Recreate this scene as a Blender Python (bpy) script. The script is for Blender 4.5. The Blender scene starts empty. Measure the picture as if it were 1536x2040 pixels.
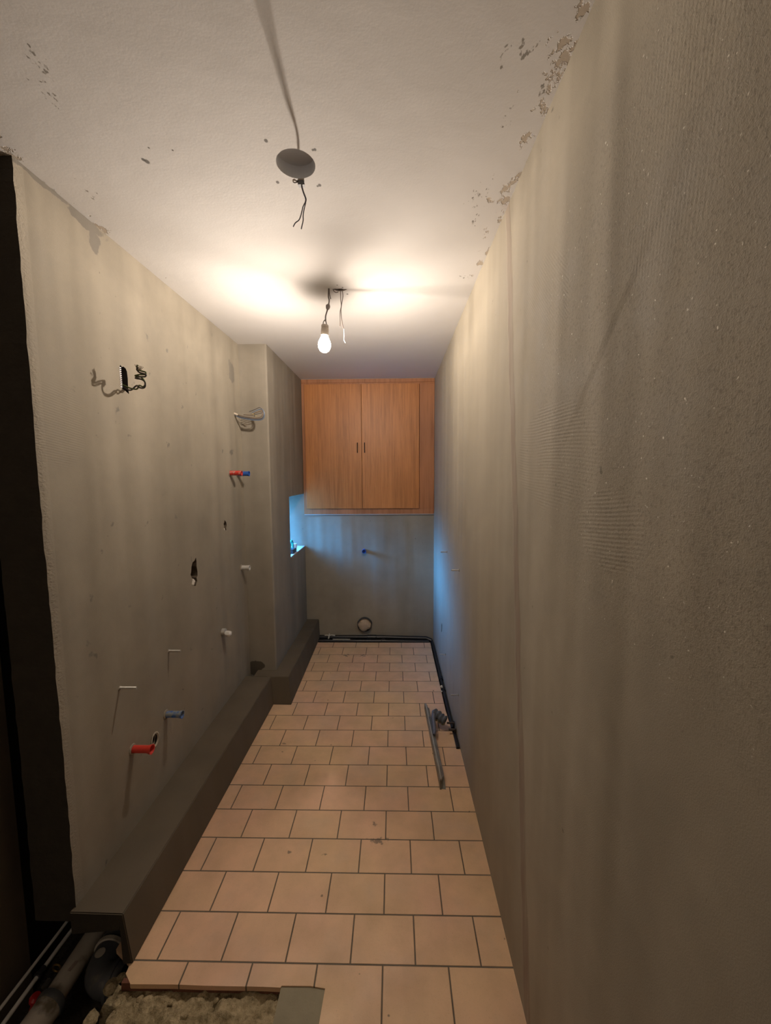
import bpy, bmesh, math, random
from mathutils import Vector, Matrix, noise
from mathutils.geometry import tessellate_polygon
random.seed(7)
S = bpy.context.scene
C = S.collection

# ------------------------------------------------------------------ camera
F, PITCH, YAW, ROLL, CH = 799.5, 0.09288, -0.0214, -0.006165, 1.6
def ray(u, v):
    a, b = (u-768)/F, (v-1020)/F
    c, s = math.cos(-ROLL), math.sin(-ROLL); a, b = c*a-s*b, s*a+c*b
    y = math.cos(PITCH)-b*math.sin(PITCH); z = -(b*math.cos(PITCH)+math.sin(PITCH))
    c, s = math.cos(-YAW), math.sin(-YAW)
    return Vector((c*a-s*y, s*a+c*y, z))
fw = ray(768, 1020).normalized()
rt = (ray(868, 1020)-ray(668, 1020)).normalized()
upv = rt.cross(fw).normalized()
cam_d = bpy.data.cameras.new('camera'); cam = bpy.data.objects.new('camera', cam_d); C.objects.link(cam)
M = Matrix((rt, upv, -fw)).transposed().to_4x4(); M.translation = Vector((0, 0, CH)); cam.matrix_world = M
cam_d.sensor_fit = 'HORIZONTAL'; cam_d.sensor_width = 36; cam_d.lens = F/1536*36
cam_d.clip_start = 0.02
S.camera = cam
S.view_settings.view_transform = 'Standard'; S.view_settings.look = 'None'
S.view_settings.gamma = 1; S.view_settings.use_curve_mapping = False
S.view_settings.exposure = 0.0
S.cycles.max_bounces = 12; S.cycles.diffuse_bounces = 8

# ------------------------------------------------------------------ daylight (blue dusk sky)
w = bpy.data.worlds.new('sky'); S.world = w; w.use_nodes = True
nt = w.node_tree; nt.nodes.clear()
wo = nt.nodes.new('ShaderNodeOutputWorld'); bg = nt.nodes.new('ShaderNodeBackground')
tc = nt.nodes.new('ShaderNodeTexCoord'); sx = nt.nodes.new('ShaderNodeSeparateXYZ')
rp = nt.nodes.new('ShaderNodeValToRGB')
nt.links.new(tc.outputs['Generated'], sx.inputs[0]); nt.links.new(sx.outputs['Z'], rp.inputs[0])
rp.color_ramp.elements[0].position = 0.0; rp.color_ramp.elements[0].color = (.006, .011, .02, 1)
rp.color_ramp.elements[1].position = 0.29; rp.color_ramp.elements[1].color = (.07, .36, .95, 1)
e_ = rp.color_ramp.elements.new(.5); e_.color = (.045, .235, .64, 1)
e_ = rp.color_ramp.elements.new(.8); e_.color = (.012, .06, .17, 1)
nt.links.new(rp.outputs[0], bg.inputs['Color']); bg.inputs['Strength'].default_value = 215.0
nt.links.new(bg.outputs[0], wo.inputs[0])
BULB = Vector((-.333, 1.999, 2.213))
BULB_W = 106.0
BULB_COL = (1.0, .865, .735)

hd = bpy.data.lights.new('fill_lamp', 'POINT'); hd.energy = 19.0; hd.color = (1, .85, .68); hd.shadow_soft_size = .12     # unseen fill lamp added behind the camera to brighten trench pipes and near floor
ho = bpy.data.objects.new('fill_lamp', hd); C.objects.link(ho); ho.location = (-.75, -2.2, 2.15)
def tuned_bulb_spread(ld):
    # spread of the filament bulb, lobes tuned to balance near and far brightness: strongest sideways and gently upwards, dim straight up (socket) and down (tip), uneven round the compass
    ld.use_nodes = True; t = ld.node_tree; t.nodes.clear()
    def n(ty, ins=None, **kw):
        x = t.nodes.new(ty)
        for k, v in kw.items(): setattr(x, k, v)
        for k, v in (ins or {}).items():
            if isinstance(v, bpy.types.NodeSocket): t.links.new(v, x.inputs[k])
            else: x.inputs[k].default_value = v
        return x
    def m(op, a, b=0.0): return n('ShaderNodeMath', {0: a, 1: b}, operation=op).outputs[0]
    v = n('ShaderNodeTexCoord').outputs['Normal']
    sp = n('ShaderNodeSeparateXYZ', {0: v}); x, y, z = sp.outputs
    x, y, z = [m('MULTIPLY', q, LIGHT_SIGN) for q in (x, y, z)]
    cr = n('ShaderNodeValToRGB', {0: m('ADD', m('MULTIPLY', z, .5), .5)})
    cr.color_ramp.interpolation = 'B_SPLINE'
    e = cr.color_ramp.elements
    for i, (p_, q) in enumerate(ELEV):
        el = e[i] if i < 2 else e.new(p_)
        el.position = p_; el.color = (q, q, q, 1)
    hl = m('SQRT', m('ADD', m('ADD', m('MULTIPLY', x, x), m('MULTIPLY', y, y)), 1e-4))
    ux, uy = m('DIVIDE', x, hl), m('DIVIDE', y, hl)
    zs = n('ShaderNodeMapRange', {'Value': z, 'From Min': .18, 'From Max': .5}).outputs[0]      # 0 low down, 1 well above the horizontal
    def lobe(dx, dy, power, amt, up):
        if up: amt = m('MULTIPLY', zs, amt) if up > 0 else m('MULTIPLY', m('SUBTRACT', 1.0, zs), amt)
        l = math.hypot(dx, dy); d = m('ADD', m('MULTIPLY', ux, dx/l), m('MULTIPLY', uy, dy/l))
        return m('SUBTRACT', 1.0, m('MULTIPLY', m('POWER', m('MAXIMUM', d, 0.0), power), amt))
    f = cr.outputs[0]
    for L_ in LOBES: f = m('MULTIPLY', f, lobe(*L_))
    em = n('ShaderNodeEmission', {'Strength': f}); out = n('ShaderNodeOutputLight', {0: em.outputs[0]})
LIGHT_SIGN = 1.0
ELEV = ((0.0, .44), (1.0, .01), (.25, .46), (.42, .62), (.52, .90), (.60, .92), (.72, .40), (.84, .15), (.93, .05))
LOBES = ((.34, -.94, 14, .50, .9), (1, 0, 2, .56, -1), (-1, 0, 2, .60, -1), (0, 1, 3, .42, 0), (-.6, -.5, 60, .12, 0), (.75, -.5, 50, .15, 0), (0, -1, 2, .40, 1))

# ------------------------------------------------------------------ measurements of the room
H = 2.485; XL = -1.053; XR = .3813; D = 3.824; YC = 2.79; XC = -.861; YN = 1.173; YB = -3.0; XA = -1.33; ZB = -.30

# ------------------------------------------------------------------ node helper
class N:
    def __init__(s, name):
        s.m = bpy.data.materials.new(name); s.m.use_nodes = True; s.t = s.m.node_tree; s.t.nodes.clear()
        s.out = s.t.nodes.new('ShaderNodeOutputMaterial'); s.b = s.t.nodes.new('ShaderNodeBsdfPrincipled')
        s.t.links.new(s.b.outputs[0], s.out.inputs[0])
        s.co = s.t.nodes.new('ShaderNodeTexCoord').outputs['Object']
    def set(s, sock, v):
        if isinstance(v, bpy.types.NodeSocket): s.t.links.new(v, sock)
        elif isinstance(v, (tuple, list)):
            sock.default_value = tuple(v)+(1,) if len(v) == 3 and len(sock.default_value) == 4 else v
        else: sock.default_value = v
    def new(s, typ, ins=None, **kw):
        n = s.t.nodes.new(typ)
        for k, v in kw.items(): setattr(n, k, v)
        for k, v in (ins or {}).items(): s.set(n.inputs[k], v)
        return n
    def math(s, op, a, b=0.0, c=None, clamp=False):
        n = s.new('ShaderNodeMath', {0: a, 1: b}, operation=op); n.use_clamp = clamp
        if c is not None: s.set(n.inputs[2], c)
        return n.outputs[0]
    def mapc(s, loc=(0, 0, 0), scale=(1, 1, 1), rot=(0, 0, 0), src=None):
        return s.new('ShaderNodeMapping', {'Vector': src or s.co, 'Location': loc, 'Scale': scale, 'Rotation': rot}).outputs[0]
    def noise(s, scale, detail=4, rough=.55, src=None, dist=0.0):
        return s.new('ShaderNodeTexNoise', {'Vector': src or s.co, 'Scale': scale, 'Detail': detail, 'Roughness': rough, 'Distortion': dist}).outputs[0]
    def ramp(s, fac, lo, hi, a=0.0, b=1.0):
        return s.new('ShaderNodeMapRange', {'Value': fac, 'From Min': lo, 'From Max': hi, 'To Min': a, 'To Max': b}, clamp=True).outputs[0]
    def mix(s, fac, a, b, mode='MIX'):
        n = s.new('ShaderNodeMix', data_type='RGBA', blend_type=mode)
        s.set(n.inputs[0], fac); s.set(n.inputs[6], a); s.set(n.inputs[7], b); return n.outputs[2]
    def blob(s, c, r):      # 1 inside an ellipsoid of radii r around c, falling to 0 at its edge
        v = s.new('ShaderNodeVectorMath', {0: s.co, 1: c}, operation='SUBTRACT').outputs[0]
        v = s.new('ShaderNodeVectorMath', {0: v, 1: r}, operation='DIVIDE').outputs[0]
        l = s.new('ShaderNodeVectorMath', {0: v}, operation='LENGTH').outputs['Value']
        return s.ramp(l, 1.0, 0.0)
    def bump(s, h, dist, prev=None, strength=1.0):
        n = s.new('ShaderNodeBump', {'Height': h, 'Distance': dist, 'Strength': strength})
        if prev is not None: s.t.links.new(prev, n.inputs['Normal'])
        return n.outputs[0]
    def done(s, col, rough=.9, normal=None, metal=0.0, spec=None, **kw):
        s.set(s.b.inputs['Base Color'], col); s.set(s.b.inputs['Roughness'], rough); s.set(s.b.inputs['Metallic'], metal)
        if normal is not None: s.t.links.new(normal, s.b.inputs['Normal'])
        if spec is not None: s.set(s.b.inputs['Specular IOR Level'], spec)
        for k, v in kw.items(): s.set(s.b.inputs[k], v)
        return s.m

def simple(name, col, rough=.6, metal=0.0, var=.15, scale=60, bump=0.0, dirt=None, dirt_amt=.5, dirt_scale=40):
    n = N(name); f = n.noise(scale, 3)
    d = tuple(c*(1-var) for c in col); l = tuple(min(1, c*(1+var)) for c in col)
    c = n.mix(f, d, l)
    if dirt: c = n.mix(n.ramp(n.noise(dirt_scale, 4), 1-dirt_amt-.08, 1-dirt_amt+.08), c, dirt)
    nm = n.bump(n.noise(scale*3, 4), bump) if bump else None
    return n.done(c, rough, nm, metal)

# ------------------------------------------------------------------ materials of the room
def plaster(name, base=(.275, .24, .185), right=False, left=False, dark=None):
    n = N(name)
    low = n.noise(1.3, 3, .5)
    streak = n.noise(1.0, 3, .5, n.mapc(scale=(7, 7, .55)))
    mott = n.noise(9, 5, .6)
    fine = n.noise(420, 2, .6)
    k = n.math('ADD', n.math('MULTIPLY', low, .45), n.math('ADD', n.math('MULTIPLY', streak, .25), n.math('MULTIPLY', mott, .3)))
    c = n.mix(n.ramp(k, .35, .65), tuple(v*.80 for v in base), tuple(v*1.17 for v in base))
    c = n.mix(n.ramp(fine, .62, .78, 0, .35), c, tuple(v*.6 for v in base))
    # long soft waves left by the straightedge, plus trowel marks
    nm = n.bump(n.noise(1.0, 2, .4, n.mapc(scale=(3.2, 3.2, .30))), .085 if left else .055)
    nm = n.bump(n.noise(3.0, 3, .5), .006, nm)
    nm = n.bump(fine, .0004, nm)
    pits = n.ramp(n.noise(38, 1, .4), .80, .84)
    c = n.mix(n.math('MULTIPLY', pits, .7), c, tuple(v*.35 for v in base))
    if name == 'plaster_grey':
        gap = n.ramp(n.math('ADD', n.blob((-1.02, 2.79, .20), (.095, 9, .09)), n.math('MULTIPLY', n.math('SUBTRACT', n.noise(16, 3), .5), .9)), .30, .38)
        c = n.mix(n.math('MULTIPLY', gap, .85), c, (.055, .042, .028))
    if right:
        # patch limits of ridged (toothed trowel) plaster and the sandy float patch
        def ridges(center, rad, ang, freq, amp, nm):
            m = n.ramp(n.math('ADD', n.blob(center, rad), n.math('MULTIPLY', n.noise(6, 2), .25)), .25, .4)
            src = n.mapc(rot=(ang, 0, 0))
            z = n.new('ShaderNodeSeparateXYZ', {0: src}).outputs['Z']
            z = n.math('ADD', z, n.math('MULTIPLY', n.noise(1.5, 2), .06))
            sn = n.math('SINE', n.math('MULTIPLY', z, freq))
            return n.bump(n.math('MULTIPLY', n.math('MULTIPLY', sn, m), n.ramp(n.noise(5, 2), .3, .6)), amp, nm)
        nm = ridges((.381, 1.08, 1.97), (9, .22, .22), -.75, 900, .00016, nm)
        nm = ridges((.381, 1.00, 1.64), (9, .30, .16), -.08, 800, .0002, nm)
        nm = ridges((.381, .72, 1.50), (9, .14, .09), .12, 850, .00018, nm)
        nm = ridges((.381, .60, 2.05), (9, .16, .22), 1.52, 800, .00009, nm)
        sand = n.ramp(n.blob((.381, .50, 1.80), (9, .75, .62)), .05, .35)
        grain = n.noise(190, 3, .7)
        nm = n.bump(n.math('MULTIPLY', n.math('MULTIPLY', grain, sand), 1.0), .0010, nm)
        c = n.mix(n.math('MULTIPLY', sand, n.ramp(grain, .52, .68, 0, .6)), c, tuple(v*.55 for v in base))
        c = n.mix(n.math('MULTIPLY', sand, n.ramp(n.noise(150, 1), .74, .8)), c, (.75, .7, .6))
        # overlapping plaster layer with a raised slanting edge
        sp = n.new('ShaderNodeSeparateXYZ', {0: n.co})
        y, z = sp.outputs['Y'], sp.outputs['Z']
        wob = n.math('MULTIPLY', n.math('SUBTRACT', n.noise(4, 4), .5), .05)
        e = n.math('ADD', n.math('SUBTRACT', y, n.math('MULTIPLY', z, .157)), n.math('SUBTRACT', wob, 1.012))
        st = n.ramp(e, -.006, .006); st2 = n.math('MULTIPLY', n.ramp(e, .045, .055, 1, 0), 1.0)
        nm = n.bump(n.math('MULTIPLY', st, st2), .002, nm)
        c = n.mix(n.math('MULTIPLY', n.math('MULTIPLY', st, st2), n.ramp(n.noise(14, 3, src=n.mapc(scale=(1, 4, .3))), .35, .6, .35, .9)), c, (.25, .19, .15))
        # slanting ridge from a trowel stroke
        e2 = n.math('ADD', n.math('ADD', z, n.math('MULTIPLY', y, 1.02)), n.math('SUBTRACT', n.math('MULTIPLY', wob, .6), 2.60))
        nm = n.bump(n.math('MULTIPLY', n.ramp(e2, -.01, .02), n.blob((.381, .76, 1.84), (9, .42, .42))), .0022, nm)
        # smoother paler new plaster towards the far end
        far = n.ramp(y, 1.25, 1.5)
        c = n.mix(n.math('MULTIPLY', far, .35), c, tuple(v*1.22 for v in base))
    if left:
        wn = n.math('MULTIPLY', n.math('SUBTRACT', n.noise(14, 4), .5), 1.5)
        def smear(c0, r):
            return n.ramp(n.math('ADD', n.blob(c0, r), wn), .28, .36)
        wet = n.math('MAXIMUM', smear((-1.053, 1.44, 2.47), (9, .09, .04)), smear((-1.053, 1.475, 2.425), (9, .045, .055)))
        wet = n.math('MAXIMUM', wet, smear((-1.053, 1.25, 2.485), (9, .17, .022)))
        wet = n.math('MAXIMUM', wet, n.math('MULTIPLY', smear((-1.053, 2.66, 2.27), (9, .06, .09)), .8))
        c = n.mix(n.math('MULTIPLY', wet, .8), c, (.15, .135, .115))
        z = n.new('ShaderNodeSeparateXYZ', {0: n.mapc(rot=(.14, 0, 0))}).outputs['Z']
        m = n.ramp(n.math('ADD', n.blob((-1.053, 1.26, 1.76), (9, .14, .16)), n.math('MULTIPLY', n.noise(6, 2), .2)), .2, .4)
        nm = n.bump(n.math('MULTIPLY', n.math('SINE', n.math('MULTIPLY', z, 800)), m), .00014, nm)
        # mesh of the corner bead pressing through beside the free edge
        y = n.new('ShaderNodeSeparateXYZ', {0: n.co}).outputs['Y']
        em = n.ramp(y, YN+.035, YN+.012)
        nm = n.bump(n.math('MULTIPLY', n.noise(90, 3, .6, n.mapc(scale=(1, 1, 1.6))), em), .004, nm)
    rough = n.ramp(mott, .3, .7, .72, .9)
    return n.done(c, rough, nm, spec=.35)

M_right = plaster('plaster_right', (.32, .28, .215), right=True)
M_left = plaster('plaster_left', left=True)
M_plast = plaster('plaster_grey', (.25, .22, .175))
M_back = plaster('plaster_back', (.29, .255, .195))
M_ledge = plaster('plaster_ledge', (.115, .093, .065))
M_alc = plaster('plaster_alcove', (.22, .175, .13))
M_alcd = simple('masonry_painted_shade', (.035, .028, .020), .95, var=.3, scale=25, bump=.003)  # near-black colour stands in for shade on the unlit wall end and alcove
M_rubblehole = simple('broken_masonry', (.10, .075, .05), .95, bump=.004, var=.5, scale=50)
M_dark = simple('dark_cavity', (.03, .025, .02), .95)

def ceiling_mat():
    n = N('ceiling_paint')
    base = (.66, .635, .61)
    k = n.noise(2.2, 4)
    c = n.mix(k, tuple(v*.93 for v in base), tuple(min(1, v*1.05) for v in base))
    nm = n.bump(n.noise(5, 3), .0025)
    nm = n.bump(n.noise(130, 3), .00025, nm)
    sp = n.new('ShaderNodeSeparateXYZ', {0: n.co}); X, Y = sp.outputs['X'], sp.outputs['Y']
    # peeled brownish patches beside both walls
    nz = n.noise(22, 5, .65, n.mapc(scale=(1.3, .8, 1)))
    er = n.math('MULTIPLY', n.ramp(X, XR-.10, XR-.005), n.math('MULTIPLY', n.ramp(Y, 2.2, 1.5), 1.0))
    pr = n.ramp(n.math('ADD', nz, n.math('MULTIPLY', er, .17)), .70, .74)
    pr = n.math('MULTIPLY', pr, n.ramp(er, 0.0, .2))
    el = n.math('MULTIPLY', n.ramp(X, XL+.08, XL), n.ramp(Y, 2.2, 1.4))
    pl = n.math('MULTIPLY', n.ramp(n.math('ADD', nz, n.math('MULTIPLY', el, .16)), .70, .74), n.ramp(el, 0.0, .2))
    c = n.mix(n.math('MAXIMUM', pr, pl), c, (.48, .41, .33))
    nm = n.bump(n.math('SUBTRACT', 1.0, n.math('MAXIMUM', pr, pl)), .0015, nm)
    # clusters of dark scuffs
    nz2 = n.noise(70, 3, .6, n.mapc(scale=(1.0, .55, 1), rot=(0, 0, .5)))
    tot = None
    for cx, cy, rx, ry in ((.276, .935, .035, .06), (.245, .955, .02, .04), (.289, 1.095, .02, .06), (.268, 1.375, .045, .07),
                           (.29, 1.50, .02, .05), (-.76, .93, .03, .05), (-.80, 1.0, .03, .06), (.30, 1.35, .015, .09), (.345, 1.02, .012, .04),
                           (-.95, 1.33, .03, .08), (.315, 1.9, .04, .05)):
        b = n.blob((cx, cy, H), (rx, ry, 9)); tot = b if tot is None else n.math('MAXIMUM', tot, b)
    sc = n.ramp(n.math('ADD', nz2, n.math('MULTIPLY', tot, .13)), .66, .71)
    sc = n.math('MULTIPLY', sc, n.ramp(tot, 0, .15))
    c = n.mix(n.math('MULTIPLY', sc, .8), c, (.16, .14, .11))
    # small screw holes around the round recess and lone nicks
    for cx, cy, r in ((-.336, 1.146, .006), (-.212, 1.179, .005), (-.218, 1.18, .004), (-.349, 1.298, .006), (-.224, 1.314, .006), (-.231, 1.318, .004),
                      (-.694, 1.207, .008), (-.700, 1.20, .006), (-.24, 1.99, .005), (-.225, 2.06, .006), (-.262, 1.965, .004), (-.66, 1.16, .003), (-.60, 1.17, .003)):
        s = n.ramp(n.blob((cx, cy, H), (r, r*1.3, 9)), 0, .4)
        c = n.mix(n.math('MULTIPLY', s, .85), c, (.09, .08, .07))
    return n.done(c, .85, nm, spec=.3)
M_ceil = ceiling_mat()

def tile_mat():
    n = N('terracotta_tiles')
    src = n.mapc(loc=(.043, -1.171, 0))
    def brick(mort, c1, c2, cm, smooth):
        b = n.new('ShaderNodeTexBrick', {'Vector': src, 'Color1': c1, 'Color2': c2, 'Mortar': cm, 'Scale': 1.0, 'Mortar Size': mort,
                  'Mortar Smooth': smooth, 'Bias': 0.0, 'Brick Width': .2145, 'Row Height': .1514})
        b.offset = .5; b.offset_frequency = 2; return b
    b = brick(.0022, (.70, .46, .275), (.76, .495, .315), (.115, .095, .075), .25)
    c = b.outputs['Color']
    mott = n.noise(7, 5, .6)
    tint = n.mix(n.ramp(n.noise(2.1, 2), .35, .65), (.68, .47, .26), (.72, .43, .30))
    tile = n.mix(.6, c, tint)
    tile = n.mix(n.ramp(mott, .35, .7, 0, .4), tile, (.38, .26, .16))
    tile = n.mix(n.ramp(n.noise(260, 2), .6, .75, 0, .3), tile, (.33, .20, .12))
    # greyish plaster dust and a few dark stains
    tile = n.mix(n.ramp(n.noise(3.3, 4, .6), .5, .75, 0, .35), tile, (.42, .36, .30))
    st = None
    for cx, cy, rx, ry in ((-.28, 3.43, .05, .05), (-.43, 3.43, .05, .04), (-.08, 1.62, .07, .03), (-.30, 1.55, .03, .015), (-.45, 1.56, .02, .012), (-.66, 2.25, .02, .02), (-.10, 1.70, .04, .02)):
        q = n.blob((cx, cy, 0), (rx, ry, 9)); st = q if st is None else n.math('MAXIMUM', st, q)
    sm = n.ramp(n.math('ADD', n.noise(45, 4, .6), n.math('MULTIPLY', st, .35)), .68, .78)
    sm = n.math('MULTIPLY', sm, n.ramp(st, 0, .2))
    tile = n.mix(n.math('MULTIPLY', sm, .7), tile, (.10, .085, .07))
    specks = n.ramp(n.noise(30, 1, .3), .80, .82)
    tile = n.mix(n.math('MULTIPLY', specks, .7), tile, (.08, .07, .05))
    fac = b.outputs['Fac']
    col = n.mix(fac, tile, n.mix(n.noise(12), (.09, .075, .055), (.17, .145, .115)))
    nm = n.bump(n.math('SUBTRACT', 1.0, brick(.0035, (1, 1, 1), (1, 1, 1), (0, 0, 0), .6).outputs['Fac']), .0022)
    nm = n.bump(n.noise(60, 3), .0006, nm)
    rough = n.mix(fac, n.ramp(mott, .3, .7, .42, .62), (.95, .95, .95))
    return n.done(col, rough, nm, spec=.35)
M_tile = tile_mat()

def rubble_mat():
    n = N('rough_screed')
    a = n.noise(26, 6, .7); v = n.new('ShaderNodeTexVoronoi', {'Vector': n.co, 'Scale': 55.0}).outputs['Distance']
    c = n.mix(n.ramp(a, .35, .68), (.22, .17, .09), (.62, .50, .31))
    c = n.mix(n.ramp(v, .1, .45, .35, 0), c, (.66, .54, .35))
    c = n.mix(n.ramp(n.noise(9, 3), .6, .72, 0, .7), c, (.14, .10, .065))
    nm = n.bump(a, .02); nm = n.bump(n.noise(160, 4, .7), .003, nm)
    return n.done(c, .95, nm, spec=.2)
M_rubble = rubble_mat()
M_patch = simple('grey_mortar', (.27, .235, .16), .9, var=.2, scale=14, bump=.002)
M_tileedge = simple('tile_clay_edge', (.16, .06, .035), .9, var=.35, scale=90, bump=.002)
M_soil = simple('trench_soil', (.055, .045, .032), .95, var=.5, scale=30, bump=.01)

# ------------------------------------------------------------------ mesh helpers
def tag(o, label=None, cat=None, group=None, kind=None):
    for k, v in (('label', label), ('category', cat), ('group', group), ('kind', kind)):
        if v: o[k] = v
    return o
def empty(name, loc, label, cat, group=None, rot=None):
    o = bpy.data.objects.new(name, None); C.objects.link(o); o.location = loc; o.empty_display_size = .05
    if rot: o.rotation_euler = rot
    return tag(o, label, cat, group)
class MB:
    def __init__(s): s.b = bmesh.new()
    def face(s, pts):
        vs = [s.b.verts.new(p) for p in pts]; s.b.faces.new(vs); return vs
    def hexa(s, p):      # 8 points: bottom 4 ccw, top 4 ccw
        v = [s.b.verts.new(q) for q in p]
        for f in ((3, 2, 1, 0), (4, 5, 6, 7), (0, 1, 5, 4), (1, 2, 6, 5), (2, 3, 7, 6), (3, 0, 4, 7)): s.b.faces.new([v[i] for i in f])
        return s
    def box(s, a, b, bev=0.0):
        t = bmesh.new(); bmesh.ops.create_cube(t, size=1)
        sc = Vector([abs(b[i]-a[i]) for i in range(3)]); ct = Vector([(a[i]+b[i])/2 for i in range(3)])
        for v in t.verts: v.co = Vector((v.co.x*sc.x, v.co.y*sc.y, v.co.z*sc.z))+ct
        if bev: bmesh.ops.bevel(t, geom=list(t.edges), offset=bev, segments=2, affect='EDGES', profile=.5)
        return s.add(t)
    def add(s, t):
        me = bpy.data.meshes.new('t'); t.to_mesh(me); t.free(); s.b.from_mesh(me); bpy.data.meshes.remove(me); return s
    def tube(s, pts, r, seg=10, caps=True, closed=False):
        pts = [Vector(p) for p in pts]; n = len(pts); rings = []
        rr = r if isinstance(r, (list, tuple)) else [r]*n
        up_ = None
        for i, p in enumerate(pts):
            if closed: d = (pts[(i+1) % n]-pts[i-1])
            else: d = (pts[min(i+1, n-1)]-pts[max(i-1, 0)])
            d.normalize()
            if up_ is None: up_ = Vector((0, 0, 1)) if abs(d.z) < .9 else Vector((1, 0, 0))
            a = (up_-d*up_.dot(d)).normalized(); up_ = a; b = d.cross(a)
            rings.append([s.b.verts.new(p+(a*math.cos(t)+b*math.sin(t))*rr[i]) for t in [2*math.pi*k/seg for k in range(seg)]])
        m = n if closed else n-1
        for i in range(m):
            A, B = rings[i], rings[(i+1) % n]
            for k in range(seg): s.b.faces.new((A[k], A[(k+1) % seg], B[(k+1) % seg], B[k]))
        if caps and not closed: s.b.faces.new(rings[0][::-1]); s.b.faces.new(rings[-1])
        return s
    def lathe(s, prof, origin=(0, 0, 0), axis=(0, 0, 1), seg=24):   # prof: (radius, along)
        ax = Vector(axis).normalized(); q = ax.to_track_quat('Z', 'Y'); o = Vector(origin); rings = []
        for r, z in prof:
            if r < 1e-6: rings.append([s.b.verts.new(o+q @ Vector((0, 0, z)))])
            else: rings.append([s.b.verts.new(o+q @ Vector((r*math.cos(t), r*math.sin(t), z))) for t in [2*math.pi*k/seg for k in range(seg)]])
        for A, B in zip(rings, rings[1:]):
            for k in range(seg):
                a = [A[k % len(A)], A[(k+1) % len(A)]] if len(A) > 1 else [A[0]]
                b = [B[(k+1) % len(B)], B[k % len(B)]] if len(B) > 1 else [B[0]]
                if len(a)+len(b) > 2: s.b.faces.new(a+b)
        return s
    def build(s, name, mat, parent=None, smooth=False, loc=None, recalc=True, angle=40):
        if recalc: bmesh.ops.recalc_face_normals(s.b, faces=s.b.faces)
        me = bpy.data.meshes.new(name); s.b.to_mesh(me); s.b.free()
        for m_ in (mat if isinstance(mat, (list, tuple)) else [mat]): me.materials.append(m_)
        if smooth:
            for p in me.polygons: p.use_smooth = True
            try: me.set_sharp_from_angle(angle=math.radians(angle))
            except Exception: pass
        o = bpy.data.objects.new(name, me); C.objects.link(o)
        if parent: o.parent = parent
        if loc: o.location = loc
        return o
def curve(pts, n=8):     # Catmull-Rom
    P = [Vector(p) for p in pts]; P = [P[0]*2-P[1]]+P+[P[-1]*2-P[-2]]; out = []
    for i in range(1, len(P)-2):
        for k in range(n):
            t = k/n; a, b, c, d = P[i-1:i+3]
            out.append(.5*((2*b)+(c-a)*t+(2*a-5*b+4*c-d)*t*t+(3*b-a-3*c+d)*t**3))
    out.append(P[-2]); return out

def plate(name, to3, outline, holes, thick, mat, hole_mats=None, parent=None, kind='structure', side_mat=0):
    """Slab whose visible face lies at depth 0 of to3(a, b, depth); holes = [(loop, depth or None for right through, material index)]."""
    b = bmesh.new()
    loops = [outline]+[h[0] for h in holes]
    flat = [p for l in loops for p in l]
    tris = tessellate_polygon([[Vector((p[0], p[1], 0)) for p in l] for l in loops])
    fv = [b.verts.new(to3(p[0], p[1], 0)) for p in flat]
    for t in tris:
        try: b.faces.new([fv[i] for i in t])
        except ValueError: pass
    def walls(loop, start, depth, mi, bottom):
        n_ = len(loop); dv = [b.verts.new(to3(p[0], p[1], depth)) for p in loop]
        for i in range(n_):
            f = b.faces.new((fv[start+i], fv[start+(i+1) % n_], dv[(i+1) % n_], dv[i])); f.material_index = mi
        if bottom: f = b.faces.new(dv); f.material_index = mi
    walls(outline, 0, thick, side_mat, False); k = len(outline)
    for loop, dep, mi in holes:
        walls(loop, k, dep if dep else thick, mi, bool(dep)); k += len(loop)
    # back skin
    bv = [b.verts.new(to3(p[0], p[1], thick)) for p in outline]
    bt = tessellate_polygon([[Vector((p[0], p[1], 0)) for p in outline]])
    if not any(d is None for _, d, _ in holes):
        for t in bt: b.faces.new([bv[i] for i in t])
    bmesh.ops.remove_doubles(b, verts=b.verts, dist=1e-6)
    bmesh.ops.recalc_face_normals(b, faces=b.faces)
    me = bpy.data.meshes.new(name); b.to_mesh(me); b.free(); me.materials.append(mat)
    for m_ in hole_mats or []: me.materials.append(m_)
    o = bpy.data.objects.new(name, me); C.objects.link(o)
    if parent: o.parent = parent
    if kind: o['kind'] = kind
    return o
def blobloop(cx, cy, rx, ry, n=18, jit=.12, seed=1, pw=1.0):
    r = random.Random(seed); out = []
    for i in range(n):
        t = 2*math.pi*i/n; k = 1+r.uniform(-jit, jit)
        c, s = math.cos(t), math.sin(t)
        out.append((cx+rx*k*math.copysign(abs(c)**pw, c), cy+ry*k*math.copysign(abs(s)**pw, s)))
    return out

# ------------------------------------------------------------------ room shell
# right wall (one plane), with a torn hole low down near the far end
rw_hole = [(3.135, .40), (3.155, .405), (3.17, .38), (3.165, .35), (3.175, .33), (3.15, .325), (3.14, .35), (3.13, .375)]
plate('wall_right', lambda a, b, d: (XR+d, a, b), [(YB, ZB), (D+.05, ZB), (D+.05, H+.02), (YB, H+.02)], [(rw_hole, .04, 1)], .15, M_right, [M_dark])

# ceiling with a round recess and a small torn hole beside it, and the hole the lamp cable leaves
disc = [(-.2765+.055*math.cos(t), 1.229+.056*math.sin(t)) for t in [2*math.pi*i/40 for i in range(40)]]
chole = blobloop(-.277, 1.300, .011, .009, 12, .3, 4)
chole2 = blobloop(-.262, 2.008, .026, .007, 14, .35, 9)
plate('ceiling', lambda a, b, d: (a, b, H+d), [(XA-.12, YB), (XR+.05, YB), (XR+.05, D+.05), (XA-.12, D+.05)],
      [(disc, .035, 1), (chole, .03, 2), (chole2, .02, 2)], .15, M_ceil, [simple('grey_filler', (.55, .55, .56), .8, var=.12, scale=9), M_rubblehole])

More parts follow.
